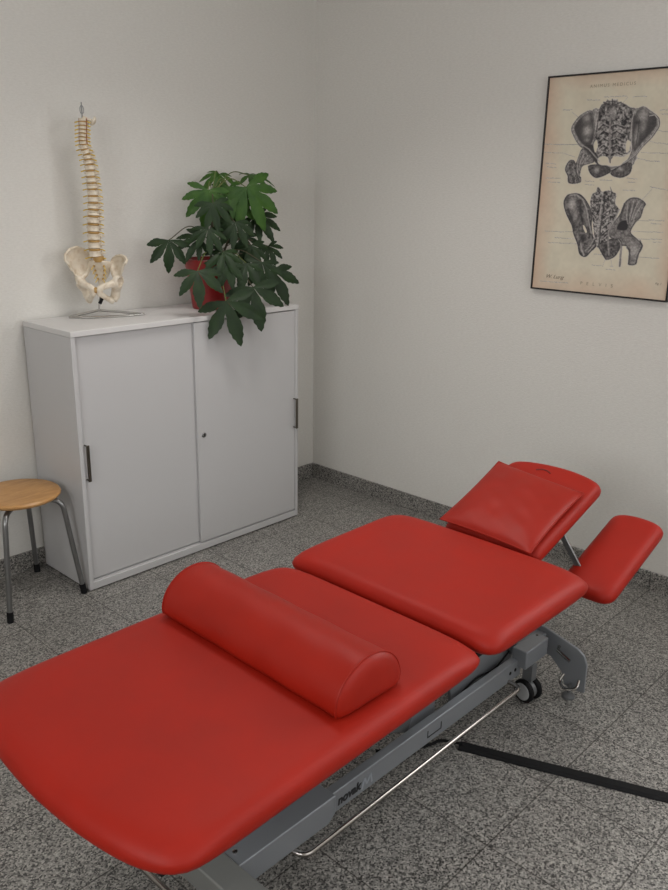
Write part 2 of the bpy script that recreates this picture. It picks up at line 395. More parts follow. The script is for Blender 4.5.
# base: side rails, sleeves, cross beams
for s in (-1, 1):
    yo, yi = TC+s*.103, TC+s*.076
    a, b = min(yo, yi), max(yo, yi)
    r1 = MB().box(-2.02, -1.10, a, b, .097, .161).build('base_rail', M['grey'], tb, bevel=.003)
    a2, b2 = (TC+s*.126, TC+s*.062); a2, b2 = min(a2, b2), max(a2, b2)
    sl = MB(); sl.prism([(-2.325, .106), (-2.035, .106), (-2.010, .125), (-2.010, .178), (-2.325, .178)], a2, b2, lambda u, v, w: (u, w, v))
    sl.build('rail_sleeve', M['grey'], tb, bevel=.003)
    bx = MB().box(-1.124, -.985, min(TC+s*.134, TC+s*.0795), max(TC+s*.134, TC+s*.0795), .136, .200)
    bx.build('castor_housing', M['grey'], tb, bevel=.004)
MB().box(-1.09, -.956, TC-.11, TC+.11, .145, .195).build('cross_beam', M['grey'], tb, bevel=.004)['label'] = 'cross beam at the head end'
cb = MB().box(-2.395, -2.325, TC-.275, TC+.275, .115, .182).build('cross_beam', M['greyw'], tb, bevel=.004); cb['label'] = 'broad cross beam at the foot end'
MB().lathe([(.006, 0), (.006, .003), (.003, .004)], (-2.305, -2.045, .178), 12).build('screw', M['chrome'], tb)
MB().lathe([(.004, 0), (.004, .002)], (-1.00, -2.055, .200), 12).build('screw', M['bronze'], tb)
# end plate at head end with feet
pl_ = [(-.262, .03), (-.262, .135), (-.248, .165), (-.225, .180), (-.10, .212), (.10, .212), (.225, .180), (.248, .165), (.262, .135), (.262, .03), (.19, .03), (.175, .075), (.13, .115), (-.13, .115), (-.175, .075), (-.19, .03)]
MB().prism(pl_, -.9545, -.945, lambda u, v, w: (w, TC+u, v)).build('end_plate', M['grey'], tb, bevel=.002)
for s in (-1, 1):
    ft = MB().lathe([(.022, .0), (.022, .008), (.014, .016), (.006, .018), (.006, .05)], (-.965, TC+s*.215, 0), 20).build('levelling_foot', M['greyd'], tb)
    MB().tube(corner_path([(-.962, TC+s*.245, .075), (-.985, TC+s*.25, .055), (-1.0, TC+s*.215, .045), (-.985, TC+s*.185, .055), (-.962, TC+s*.19, .075)], .015), .005, 10).build('foot_lever', M['bright'], ft)
    MB().tube([(-.957, TC+s*.16, .165), (-.975, TC+s*.165, .16), (-.985, TC+s*.215, .145)], .006, 10).build('locking_pin', M['bright'], tb)
    f2 = MB().lathe([(.022, .0), (.022, .008), (.014, .016), (.008, .018), (.008, .116)], (-2.36, TC+s*.235, 0), 20).build('levelling_foot', M['greyd'], tb)
    # twin wheel castor
    ax = Vector((.985, -.17, 0)).normalized() if s < 0 else Vector((.8, .6, 0))
    c = Vector((-1.075, TC+s*.123, .040))
    ca = MB()
    ca.lathe([(.010, 0), (.010, .075)], (c.x, c.y, .065), 14)
    ca.lathe([(.026, -.011), (.030, -.009), (.030, .009), (.026, .011)], c, 24, ax)
    ca.beam((c.x, c.y, .078), (c.x, c.y, .137), .034, .030, (1, 0, 0))
    co = ca.build('castor', M['greyd'], tb)
    for t in (-1, 1):
        w = MB().lathe([(.030, -.009), (.037, -.008), (.040, -.004), (.040, .004), (.037, .008), (.030, .009)], c+ax*t*.020, 32, ax)
        w.build('castor_tyre', M['black'], co)
        MB().lathe([(.004, 0), (.024, .001), (.029, 0), (.030, -.004)][::1], c+ax*t*.0305, 32, ax*t).build('castor_hub', M['castor'], co)
# lifting arms, motor
for s in (-1, 1):
    ya, yb = sorted((TC+s*.044, TC+s*.032))
    lp = MB().prism([(-1.405, .105), (-1.06, .105), (-1.06, .185), (-1.20, .215), (-1.395, .285), (-1.43, .25)], ya, yb, lambda u, v, w: (u, w, v))
    lp.build('linkage_plate', M['grey'], tb, bevel=.002)
    MB().prism([(-1.625, .105), (-1.49, .105), (-1.49, .235), (-1.60, .255), (-1.625, .20)], ya, yb, lambda u, v, w: (u, w, v)).build('linkage_plate', M['grey'], tb, bevel=.002)
MB().tube(bez([(-1.39, TC-.048, .115), (-1.28, TC-.049, .140), (-1.17, TC-.049, .128), (-1.07, TC-.049, .165)], 10), .003, 8).build('motor_cable', M['black'], tb)
for y in (TC-.012, TC+.16):
    MB().beam((-1.00, y, .160), (-1.72, y, .455), .024, .055).build('lifting_arm', M['grey'], tb, bevel=.004)
    MB().beam((-1.62, y-.03, .150), (-2.28, y-.03, .455), .024, .055).build('lifting_arm', M['greyd'], tb, bevel=.004)
mo = MB().lathe([(.02, 0), (.034, .006), (.034, .16), (.02, .168)], (-1.90, TC-.005, .245), 20, (1, 0, 0))
mo.box(-1.78, -1.66, TC-.04, TC+.04, .20, .28); mo.tube([(-1.735, TC, .25), (-1.45, TC, .34)], .016)
mo.build('lift_motor', M['black'], tb, bevel=.003)
# chrome foot-control rails
MB().tube(corner_path([(-1.17, TC-.06, .102), (-1.172, TC-.150, .102), (-2.150, TC-.156, .102), (-2.165, TC-.04, .102)], .03, 8), .0075, 14).build('control_bar', M['chrome'], tb)['label'] = 'thin chrome foot control bar'
MB().tube(corner_path([(-2.34, TC+.20, .102), (-2.435, TC+.21, .102), (-2.435, TC-.30, .102), (-2.35, TC-.30, .102)], .03, 8), .0075, 14).build('control_bar', M['chrome'], tb)['label'] = 'chrome foot control bar at the foot end'
# oval mark on rail and lettering
def text(body, size, m, parent, mtx, name='lettering', shear=0, extrude=.0003, bold=0, sx=1):
    c = bpy.data.curves.new(name, 'FONT'); c.body = body; c.size = size; c.shear = shear; c.extrude = extrude; c.offset = bold; c.align_x = 'LEFT'
    o = bpy.data.objects.new('tmp', c); COL.objects.link(o)
    dg = bpy.context.evaluated_depsgraph_get(); me = bpy.data.meshes.new_from_object(o.evaluated_get(dg))
    bpy.data.objects.remove(o); me.transform(mtx @ Matrix.Diagonal((sx, 1, 1, 1))); me.materials.clear(); me.materials.append(m)
    o = bpy.data.objects.new(name, me); COL.objects.link(o)
    o.parent = parent; o.matrix_parent_inverse = parent_world(parent).inverted(); return o
side = Matrix(((1, 0, 0, 0), (0, 0, -1, TC-.1033), (0, 1, 0, 0), (0, 0, 0, 1)))
text('novak', .036, M['logo'], tb, Matrix.Translation((-1.979, 0, .114)) @ side, 'logo_lettering', .15, .0004, .0015, 1.0)['label'] = 'black novak lettering on the rail'
lm = MB(); P4 = [(-1.886, .108), (-1.876, .138), (-1.866, .116), (-1.852, .140), (-1.846, .110)]
for (xa, za), (xb, zb) in zip(P4[:-1], P4[1:]): lm.beam((xa, TC-.1036, za), (xb, TC-.1036, zb), .0055, .0012, (0, 1, 0))
lm.build('logo_lettering', M['logow'], tb, smooth=0)['label'] = 'pale grey letter M on the rail'
mk = MB()
yy = TC-.1035
for q in ((-1.604, -1.537, .117, .1195), (-1.604, -1.601, .1195, .140), (-1.540, -1.537, .1195, .140)): mk.box(q[0], q[1], yy-.0006, yy+.001, q[2], q[3])
mk.build('rail_slot', M['black'], tb, smooth=0)
for x in (-1.165, -1.135): MB().lathe([(.006, 0), (.006, .0015)], (x, TC-.103, .13), 12, (0, -1, 0)).build('bolt_hole', M['black'], tb)

# ------------------------------------------------------------------ bolster (half round)
def bolster():
    na, nf = Vector((-2.096, -2.250, 0)), Vector((-2.088, -1.640, 0))
    d = (nf-na).normalized(); sd = Vector((d.y, -d.x, 0)); L = (nf-na).length
    r = .103; zb = .5745
    sec = []
    for k in range(29):
        a = math.pi*k/28; sec.append((math.cos(a)*r, .016+math.sin(a)*(.092)))
    sec = [(r*.90, 0)] + [(r*.975, .005)] + sec + [(-r*.975, .005), (-r*.90, 0)] + [(-r*.5, 0), (0, 0), (r*.5, 0)]
    prof = [(-.018, .25), (-.016, .55), (-.011, .82), (-.004, .965), (.0, .995), (.006, 1.0)] + [(L*t, 1.0) for t in np.linspace(.04, .96, 30)] + [(L-.006, 1.0), (L, .995), (L+.004, .965), (L+.011, .82), (L+.016, .55), (L+.018, .25)]
    rings = []; rnd = random.Random(3)
    for t, s in prof:
        ring = []
        for i, (u, w) in enumerate(sec):
            z = (w-.03)*s+.03 if s < .99 else w
            if s < .99: z = max(z, 0.0005)
            k = 1+.006*math.sin(t*38+i*.7)*(1 if 0.02 < t < L-.02 else 0)
            p = na + d*t + sd*(u*s*k); ring.append((p.x, p.y, zb+z*(k if w > .02 else 1)))
        rings.append(ring)
    o = MB().rings(rings, True).build('bolster', M['redr'], smooth=180)
    tag(o, 'half-round red vinyl bolster lying across the leg section of the treatment table', 'bolster')
    for tt in (.0, L):
        pts = [na + d*tt + sd*(u*1.002) + Vector((0, 0, zb+w+.0006)) for u, w in sec[1:-4]]
        MB().tube(pts, .0019, 8).build('piping', M['redr'], o)
bolster()

# ------------------------------------------------------------------ flat pillow on the head section
def pillow():
    A = [np.array((-.818, -1.748)), np.array((-.862, -2.100)), np.array((-1.188, -2.106)), np.array((-1.172, -1.760))]
    ca, sa = math.cos(SL), math.sin(SL); nx = 40
    def P(u, v, side):
        # u,v in -1..1
        e = 1-.035*(1-abs(u)**2)*(abs(v)**8); g_ = 1-.035*(1-abs(v)**2)*(abs(u)**8)
        uu, vv = u*g_, v*e
        a = (1-uu)/2; b = (1-vv)/2
        q = (A[0]*(1-a)+A[3]*a)*(1-b) + (A[1]*(1-a)+A[2]*a)*b
        h = ((1-abs(u)**3)*(1-abs(v)**3))**.6
        wr = .0022*math.sin(9*u+6*v+1)*math.sin(5*v-3*u) + .0012*math.sin(17*u-9*v)
        top = .040*h + wr*h*.6
        z = .012*(1-h) + .003
        w = z+top if side else z
        zz = .576 + .325*(q[0]+1.150)*1.0
        return (q[0]-w*sa, q[1], zz+w*ca)
    b = MB()
    for side in (0, 1):
        v = [P(-1+2*i/nx, -1+2*j/nx, side) for i in range(nx+1) for j in range(nx+1)]
        b.add(v, [(i*(nx+1)+j, i*(nx+1)+j+1, (i+1)*(nx+1)+j+1, (i+1)*(nx+1)+j) for i in range(nx) for j in range(nx)])
    o = b.build('flat_pillow', M['redp'], smooth=180)
    tag(o, 'flat creased red vinyl pillow lying on the raised head section of the table', 'pillow')
    m = nx*4; edge = []
    for k in range(nx): edge.append(P(-1+2*k/nx, -1, 0))
    for k in range(nx): edge.append(P(1, -1+2*k/nx, 0))
    for k in range(nx): edge.append(P(1-2*k/nx, 1, 0))
    for k in range(nx): edge.append(P(-1, 1-2*k/nx, 0))
    MB().tube(edge+[edge[0]], .0024, 8).build('piping', M['redp'], o)
pillow()

# ------------------------------------------------------------------ cable cover on the floor
a, b = Vector((-1.437, -2.062, 0)), Vector((-1.437+.228*2.6, 0, 0)); dr = Vector((.226, -.557, 0)).normalized(); sd = Vector((dr.y, -dr.x, 0))
sec = [(-.021, 0), (-.021, .002), (-.013, .010), (.013, .010), (.021, .002), (.021, 0)]
MBc = MB()
MBc.rings([[a + dr*t + sd*u + Vector((0, 0, w+.0005)) for u, w in sec] for t in (0, 1.9)], True)
cc = MBc.build('cable_cover', M['black'], bevel=.001); tag(cc, 'black rubber cable cover strip running over the floor from under the table', 'cable cover')
cp = bez([a+dr*.01+Vector((0, 0, .012)), a-dr*.05+Vector((-.01, 0, .012)), (-1.50, -2.0, .008), (-1.56, -1.97, .007), (-1.64, -1.90, .007)], 10)
tag(MB().tube(cp, .0045, 10).build('power_cable', M['black']), 'thin black cable running from the floor strip under the treatment table', 'cable')

# ------------------------------------------------------------------ potted plant
PC = Vector((-.872, -.205, CH))
pt = thing('potted_aralia', 'leafy green potted plant with lobed leaves in a red pot on the cabinet', 'plant', PC)
pb = MB().lathe([(.085, .0), (.089, .004), (.108, .15), (.119, .205), (.119, .222), (.112, .222), (.108, .205), (.02, .200)], PC, 48)
pb.build('pot', M['pot'], pt)['label'] = 'glossy red pot'
MB().lathe([(.106, .200), (.10, .207), (.05, .210), (.001, .208)], PC, 32).build('soil', M['soil'], pt)
to_cam = np.array([-.518, -.855, 0]); scr_r = np.array([.855, -.518, 0]); upv = np.array([0, 0, 1.0])
def leaf(j, ang, size, face, droop, nl=7, seed=0, spread=112, fold=.16):
    """j joint, ang screen angle of main lobe (deg, 0 right, -90 down), face = tilt of the blade normal from camera towards up (deg)"""
    rd = random.Random(seed); b = MB()
    a = R(ang); main = scr_r*math.cos(a) + upv*math.sin(a)
    n = to_cam*math.cos(R(face)) + upv*math.sin(R(face)); n /= np.linalg.norm(n)
    main = main - n*main.dot(n); main /= np.linalg.norm(main); side = np.cross(n, main)
    ns_ = 14
    for k in range(nl):
        q = (k-(nl-1)/2)/((nl-1)/2); th = R(spread)*q + R(rd.uniform(-4, 4))
        Lk = size*(1-.34*abs(q)**1.6)*rd.uniform(.93, 1.06); half = R(spread)/(nl-1)
        wmax = Lk*(rd.uniform(.150, .178) if nl > 5 else rd.uniform(.165, .19))
        rows = []
        for i in range(ns_+1):
            t = i/ns_; dist = Lk*t; ft = .36 if nl > 5 else .30
            if t < ft: w = dist*math.tan(half)*1.02
            else:
                w0 = Lk*ft*math.tan(half)*.9; s_ = (t-ft)/(1-ft)
                w = max(w0*(1-s_*3.0), 0)*.8 + wmax*(math.sin(math.pi*min(1, s_**.80))**.75)*(1-.1*s_)*min(1, .45+s_*2)
                if i < ns_ and s_ > .45: w += Lk*.012*(1 if i % 2 else -1)
            w = max(w, .0004)
            row = []
            for c in (-1, -.5, 0, .5, 1):
                x = dist; y = w*c
                X = x*math.cos(th)-y*math.sin(th); Y = x*math.sin(th)+y*math.cos(th)
                z = fold*abs(y)*(1 if t > .2 else t*5) - .10*w*(abs(c) < .01)
                dd = droop*(dist**2)/size*(1+.25*rd.uniform(-1, 1)*0)
                p = j + main*X + side*Y + n*(z - dd) - upv*(dd*.25)
                row.append(p)
            rows.append(row)
        v = [p for r_ in rows for p in r_]
        b.add(v, [(i*5+c, i*5+c+1, (i+1)*5+c+1, (i+1)*5+c) for i in range(ns_) for c in range(4)])
    return b
LV = [ # joint px,py, Y depth, angle, size(m), face tilt, droop, young
    (219, 174, -.16, -100, .105, 50, .55, 1), (249, 175, -.13, -15, .135, 72, .35, 1), (208, 190, -.24, -100, .150, 14, .30, 1),
    (246, 187, -.26, -68, .195, 16, .26, 1), (229, 187, -.20, -85, .125, 40, .3, 1), (213, 203, -.30, -80, .12, 25, .3, 0),
    (169, 240, -.20, -94, .138, 12, .25, 0), (200, 238, -.26, -160, .110, 35, .4, 0), (197.5, 271, -.385, -88, .155, 35, .22, 0),
    (226, 301, -.430, -72, .200, 16, .12, 0), (253, 287, -.435, -78, .190, 18, .12, 0), (272, 270, -.33, -65, .165, 24, .20, 0),
    (268, 246, -.25, -70, .095, 30, .3, 0), (246, 263, -.37, -105, .140, 40, .25, 0), (223, 252, -.34, -100, .12, 45, .3, 0),
    (251, 245, -.28, -75, .11, 35, .3, 0), (235, 222, -.30, -95, .12, 30, .3, 0), (208, 229, -.30, -90, .11, 35, .3, 0),
    (256, 216, -.24, -60, .13, 35, .3, 0), (221, 213, -.16, -90, .12, 20, .2, 0), (262, 262, -.36, -95, .13, 25, .2, 0),
    (228, 262, -.37, -112, .12, 30, .2, 0), (244, 236, -.22, -95, .11, 10, .2, 0), (236, 200, -.22, -75, .12, 15, .2, 1)]
trunk = [PC + Vector((0, 0, .2)), PC + Vector((.01, 0, .32)), PC + Vector((.02, -.01, .44)), PC + Vector((.03, -.01, .53))]
MB().tube(bez(trunk, 6), .006, 8).build('trunk', M['stemb'], pt)
trunk2 = [PC + Vector((.03, -.02, .2)), PC + Vector((.06, -.04, .28)), PC + Vector((.08, -.05, .36))]
MB().tube(bez(trunk2, 6), .005, 8).build('trunk', M['stemb'], pt)
for i, (x, y, Y, ang, sz, face, dr_, yg) in enumerate(LV):
    j = on_y(x, y, Y)
    lf = leaf(j, ang, sz, face, dr_, 5 if i in (6, 8, 9, 10, 11, 13) else 7, 30+i, 76 if i in (6, 11) else 88 if i in (8, 9, 10, 13) else 100 if ang < -55 and face < 40 else 118)
    # keep every blade point off the wall
    lf.v = [(p[0], min(p[1], -.012), p[2]) for p in lf.v]
    lf.v = [(p[0], p[1], max(p[2], CH+.006) if (p[1] > CYF-.008 and CX0 < p[0] < CX1+.01) else p[2]) for p in lf.v]
    o = lf.build('leaf', M['leafy'] if yg else M['leaf'], pt, smooth=180)
    hz = max(.215, min(.50, (j[2]-CH)-.03+(.06 if j[2] < CH+.2 else 0)))
    base = np.array(PC) + np.array([.015, -.005, hz])
    mid = (base+j)/2 + np.array([0, 0, .05 if i != 6 else .07])
    MB().tube(bez([base, mid, j], 8), .0022, 8).build('petiole', M['stem'] if yg or i in (8, 9, 13) else M['stemb'], pt)

# ------------------------------------------------------------------ anatomical spine model
SC = np.array([-1.385, -.150, 0])
YW = R(14); Fd = to_cam*math.cos(YW) - scr_r*math.sin(YW); La = scr_r*math.cos(YW) + to_cam*math.sin(YW)       # facing, lateral (screen right)
def sp(x, y):
    d = ray(x, y); n = to_cam; t = ((SC[:2]-CAM[:2]) @ n[:2])/(d[:2] @ n[:2]); return CAM + d*t
spn = thing('spine_model', 'anatomical model of a human spine with pelvis on a chrome wire stand', 'anatomical model', (SC[0], SC[1], CH))
def loc(l, f, z, o): return tuple(o + La*l + Fd*f + upv*z)
path_px = [(82.3, 118), (82.5, 124), (82.6, 130), (82.6, 136), (82.8, 142), (84.0, 148), (86.2, 153.5), (88, 160), (89.4, 167), (90.4, 174.5), (91.5, 182), (92.5, 190), (93.1, 198), (93.4, 206), (93.4, 214), (93.3, 222), (93.3, 230.5), (93.8, 239.5), (94.6, 249), (95.8, 258.5)]
cv = bez([sp(*q) for q in path_px], 8)
cl = [0]
for i in range(1, len(cv)): cl.append(cl[-1]+np.linalg.norm(cv[i]-cv[i-1]))
def at_len(s):
    for i in range(1, len(cl)):
        if cl[i] >= s: t = (s-cl[i-1])/(cl[i]-cl[i-1]); return cv[i-1]*(1-t)+cv[i]*t, (cv[i]-cv[i-1])/np.linalg.norm(cv[i]-cv[i-1])
    return cv[-1], (cv[-1]-cv[-2])/np.linalg.norm(cv[-1]-cv[-2])
hts = [.013]*7 + [.0175]*4 + [.0215]*4 + [.024]*4 + [.029, .030, .031, .031, .030]
tot = sum(hts); s0 = 0
for i, h in enumerate(hts):
    hh = h*cl[-1]/tot; c, t = at_len(s0+hh*.42); d2, _ = at_len(s0+hh*.92); s0 += hh
    cerv = i < 7; lum = i >= 19
    r = .0125 if cerv else (.0185 if not lum else .0255)
    if 7 <= i < 19: r = .014+.0007*(i-7)
    r *= 1.16 if not lum else 1.02
    down = Vector(t)
    b = MB(); k = hh*.34
    b.lathe([(r*.9, -k), (r*1.0, -k*.8), (r*.86, 0), (r*1.0, k*.8), (r*.9, k)], c, 16, -down)
    q = Vector(c)
    F3, L3 = Vector(Fd), Vector(La)
    # arch, transverse and spinous processes
    for s in (-1, 1):
        b.tube([q-F3*r*.6+L3*s*r*.6, q-F3*(r+.010)+L3*s*r*.8], [.004, .004], 8)
        tl = (.016 if cerv else .026 if not lum else .030)
        b.tube([q-F3*(r+.006)+L3*s*r*.6, q-F3*(r+.010)+L3*s*(r*.7+tl*.6)+Vector((0, 0, .002))], [.0045, .003], 8)
        b.tube([q-F3*(r+.010)+L3*s*r*.75+Vector((0, 0, k)), q-F3*(r+.010)+L3*s*r*.75-Vector((0, 0, k))], .0045, 8)
    spl = .016 if cerv else .030
    b.tube([q-F3*(r+.006), q-F3*(r+.010+spl)-Vector((0, 0, .004 if (cerv or lum) else .016))], [.006, .0035], 8)
    vb = b.build('vertebra', M['bone'], spn, smooth=50)
    if i < 19 or True:
        if i < len(hts)-1: MB().lathe([(r*.85, -hh*.13), (r*.93, 0), (r*.85, hh*.13)], d2, 16, -down).build('intervertebral_disc', M['disc'], spn)
    # nerve roots
    for s in (-1, 1):
        nl_ = r*1.0+.016
        MB().tube([Vector(d2)-F3*r*.7+L3*s*r*.5, Vector(d2)-F3*r*.3+L3*s*(r+.004), Vector(d2)+F3*.002+L3*s*(nl_)-Vector((0, 0, .004))], .0026, 6).build('nerve_root', M['yellow'], spn)
cordp = [Vector(p)-Vector(Fd)*.020 for p in cv]
MB().tube(cordp, .0045, 8).build('spinal_cord', M['yellow'], spn)
for s in (-1, 1):
    ap = [Vector(at_len(u)[0])+Vector(La)*s*.015-Vector(Fd)*.004+Vector((0, 0, 0)) for u in np.linspace(0, .135*cl[-1]/.45*.6, 10)]
    MB().tube(ap, .0014, 6).build('vertebral_artery', M['artery'], spn)
# occipital plate and hook
oc = np.array(sp(85, 119)) - Fd*.02
ob = MB(); oq = Vector(oc) + Vector(scr_r)*.030 - Vector((0, 0, .008)); ax1 = (Vector(scr_r)*.8 - Vector((0, 0, .45))).normalized(); rg = []
for k in range(9):
    t = k/8*1.15; rg.append((max(.001, .021*math.sin(t*1.15)), .018*math.cos(t*1.15)))
inner = [(max(.001, a_-.003), b_-.003) for a_, b_ in rg[::-1]]
ob.lathe(rg + inner, oq-ax1*.012, 20, ax1)
ob.tube([top_ for top_ in (Vector(cv[0])+Vector((0, 0, .004)), oq+ax1*.002)], .006, 8)
ob.build('occipital_plate', M['bone'], spn, smooth=60)
top = Vector(cv[0]); hk = MB()
hk.tube([top-Vector((0, 0, .03)), top+Vector((0, 0, .040))], .0028, 10)
hk.tube([top+Vector(scr_r)*.007*math.sin(a_)+Vector((0, 0, .030+.016*math.cos(a_))) for a_ in np.linspace(-2.6, 2.6, 18)], .0016, 8)
hk.tube([top+Vector((0, 0, .040)), top+Vector((0, 0, .058))], .0022, 8)
hk.build('hanging_hook', M['steel'], spn)
# sacrum
PO = np.array(sp(98.6, 262.5)); KS = .93
def PL(l, f, z): return Vector(loc(l*KS, f*KS, z*KS, PO))
sb = MB(); rg = []
for (z, w, f, th) in ((.008, .030, .0, .024), (.0, .052, -.004, .022), (-.022, .049, -.016, .020), (-.045, .040, -.027, .016), (-.068, .028, -.032, .012), (-.088, .016, -.028, .009), (-.105, .009, -.018, .006), (-.118, .004, -.010, .004)):
    rg.append([PL(w*math.cos(2*math.pi*j/24), f+th*math.sin(2*math.pi*j/24)-th*.5, z) for j in range(24)])
sac = sb.rings(rg, True).build('sacrum', M['bone'], spn, smooth=180)
for (z, w) in ((-.016, .022), (-.036, .020), (-.056, .016), (-.073, .011)):
    for s in (-1, 1):
        f_ = {-.016: -.006, -.036: -.017, -.056: -.022, -.073: -.021}[z]
        MB().lathe([(.0045, 0), (.005, .002), (.003, .003)], PL(s*w, f_+.0035, z), 10, Vector(Fd)).build('sacral_foramen', M['disc'], sac)
        MB().tube([PL(s*w, f_+.004, z), PL(s*(w+.004), f_+.012, z-.006), PL(s*(w+.010), f_+.016, z-.016)], .0017, 6).build('sacral_nerve', M['yellow'], sac)
MB().lathe([(.018, -.012), (.023, 0), (.021, .012)], PL(0, -.006, .014), 20).build('intervertebral_disc', M['disc'], spn)
# hip bones: iliac blade + ischium/pubis ring merged by voxel remesh
for s in (-1, 1):
    b = MB()
    edge = [(.040, -.052, -.004), (.050, -.046, .030), (.070, -.028, .055), (.093, -.002, .066), (.115, .030, .058), (.128, .058, .036), (.126, .070, .014), (.112, .062, -.008), (.104, .052, -.034), (.094, .036, -.060), (.074, .010, -.070), (.058, -.012, -.056), (.046, -.034, -.034)]
    if s > 0: edge = [(x*1.08, y, z*.5 if z > 0 else z) for x, y, z in edge]
    ctr = np.array((.092, -.008, .004)); ev = [np.array(e) for e in edge]; n_ = len(ev)
    rings = []
    outn = np.array((.78, -.55, -.10))
    for sgn in (1, -1):
        rr = []
        for q, off, th in ((1.0, 0, .004), (.93, .002, .0045), (.7, .008, .0022), (.4, .012, .0016), (.08, .013, .0016)):
            rr.append([ctr+(e-ctr)*q + outn*(off*.6 + sgn*th) for e in ev])
        rings.append(rr)
    full = rings[0][::-1] + rings[1]
    b.rings([[PL(s*p[0], p[1], p[2]) for p in rg_] for rg_ in full], True)
    # crest thickening, acetabulum, rami
    b.tube([PL(s*e[0], e[1], e[2]) for e in edge[0:9]], .0058, 10)
    b.tube([PL(s*.042, -.040, .0), PL(s*.048, -.036, -.02), PL(s*.060, -.012, -.050), PL(s*.082, .014, -.072)], [.010, .011, .010, .014], 12)
    ac = PL(s*.086, .024, -.082)
    b.lathe([(.030, -.012), (.031, .004), (.024, .010), (.015, -.002), (.002, -.004)], ac, 24, Vector(La)*s*.86+Vector(Fd)*.42-Vector((0, 0, .3)))
    b.tube([PL(s*.080, .018, -.088), PL(s*.068, -.008, -.120), PL(s*.060, -.016, -.150), PL(s*.052, -.006, -.168)], [.024, .019, .020, .016], 14)
    b.tube([PL(s*.080, .030, -.084), PL(s*.052, .056, -.092), PL(s*.026, .070, -.100), PL(s*.012, .074, -.112)], [.020, .014, .013, .015], 12)
    b.tube([PL(s*.012, .074, -.106), PL(s*.014, .070, -.128), PL(s*.034, .040, -.150), PL(s*.052, .004, -.168)], [.014, .013, .011, .014], 12)
    hb_ = b.build('hip_bone', M['bone'], spn, smooth=180)
    rm = hb_.modifiers.new('r', 'REMESH'); rm.mode = 'VOXEL'; rm.voxel_size = .0022; rm.use_smooth_shade = True
    sm = hb_.modifiers.new('s', 'SMOOTH'); sm.iterations = 6; sm.factor = .5
MB().tube([PL(-.006, .074, -.113), PL(.006, .074, -.113)], .012, 14).build('pubic_disc', M['disc'], spn)
# stand
BL, BRt = Vector((-1.520, -.075, CH+.0045)), Vector((-1.236, -.200, CH+.0045))
ap_ = Vector(sp(98.5, 311)); ap_.z = CH+.022; ap_ = Vector((-1.400, -.110, CH+.026))
fr = [BL, BL*.75+BRt*.25+Vector((-.012, -.030, 0)), BL*.35+BRt*.65+Vector((-.014, -.032, 0)), BRt]
sd_ = MB(); sd_.tube(bez(fr, 10), .0050, 10)
sd_.tube([BL, ap_], .0050, 10); sd_.tube([ap_, BRt], .0050, 10)
sd_.tube([ap_-Vector((0, 0, .004)), ap_+Vector((.004, -.006, .045))], .0045, 12)
stn = sd_.build('wire_stand', M['bright'], spn)
MB().tube([ap_+Vector((.003, -.005, .028)), ap_+Vector((.012, -.012, .050))], .0075, 12).build('clamp', M['black'], stn)
MB().tube(bez([ap_+Vector((.004, -.006, .04)), Vector(PL(0, -.034, -.10)), Vector(PL(0, -.04, -.06)), cordp[-1]+Vector((0, 0, .0))], 8), .0036, 8).build('support_rod', M['steel'], spn)

# ------------------------------------------------------------------ poster
XF = -.016
def pst(x, y):
    p = on_x(x, y, XF); return np.array([-1.350-p[1], 2.066-p[2]])       # metres from the left edge / from the top
PW, PH_ = .602, .852
NX, NY = 300, 426
gx, gy = np.meshgrid(np.linspace(.006, PW-.006, NX), np.linspace(.006, PH_-.006, NY))
rs = np.random.RandomState(5)
def vnoise(step, seed):
    r_ = np.random.RandomState(seed); w = int(PW/step)+3; h = int(PH_/step)+3; g0 = r_.rand(h, w)
    u, v = gx/step, gy/step; i, j = v.astype(int), u.astype(int); a, b = v-i, u-j; a = a*a*(3-2*a); b = b*b*(3-2*b)
    return (g0[i, j]*(1-a)+g0[i+1, j]*a)*(1-b) + (g0[i, j+1]*(1-a)+g0[i+1, j+1]*a)*b
edge = np.minimum.reduce([gx/.10, (PW-gx)/.08, gy/.10+.3, (PH_-gy)/.14+.2]); edge = np.clip(edge, 0, 1)+ .35*(vnoise(.08, 1)-.5)
edge = np.clip(edge, 0, 1)[..., None]
paper = np.array([.66, .61, .485])*edge + np.array([.62, .46, .345])*(1-edge)
paper *= (.97+.06*vnoise(.012, 2)[..., None])*(.96+.08*vnoise(.05, 9)[..., None])
ink = np.full(gx.shape, 1.0)      # multiplicative tone of the engraving
def sd_poly(P):
    P = np.array(P); d = np.full(gx.shape, 1e9); ins = np.zeros(gx.shape, bool)
    for i in range(len(P)):
        a, b = P[i], P[(i+1) % len(P)]; e = b-a; wx, wy = gx-a[0], gy-a[1]
        t = np.clip((wx*e[0]+wy*e[1])/(e@e+1e-12), 0, 1); d = np.minimum(d, (wx-e[0]*t)**2+(wy-e[1]*t)**2)
        c = ((a[1] <= gy) & (b[1] > gy)) | ((b[1] <= gy) & (a[1] > gy))
        with np.errstate(all='ignore'): xs = a[0]+(gy-a[1])/(b[1]-a[1]+1e-12)*(b[0]-a[0])
        ins ^= c & (gx < xs)
    d = np.sqrt(d); return np.where(ins, -d, d)
def Z(ox, oy, k): return lambda L: [pst(ox+x/k, oy+y/k) for x, y in L]
def fill(P, tone, soft=.003, alpha=1):
    global ink
    m = np.clip(.5-sd_poly(P)/soft, 0, 1)*alpha; ink = ink*(1-m)+tone*m
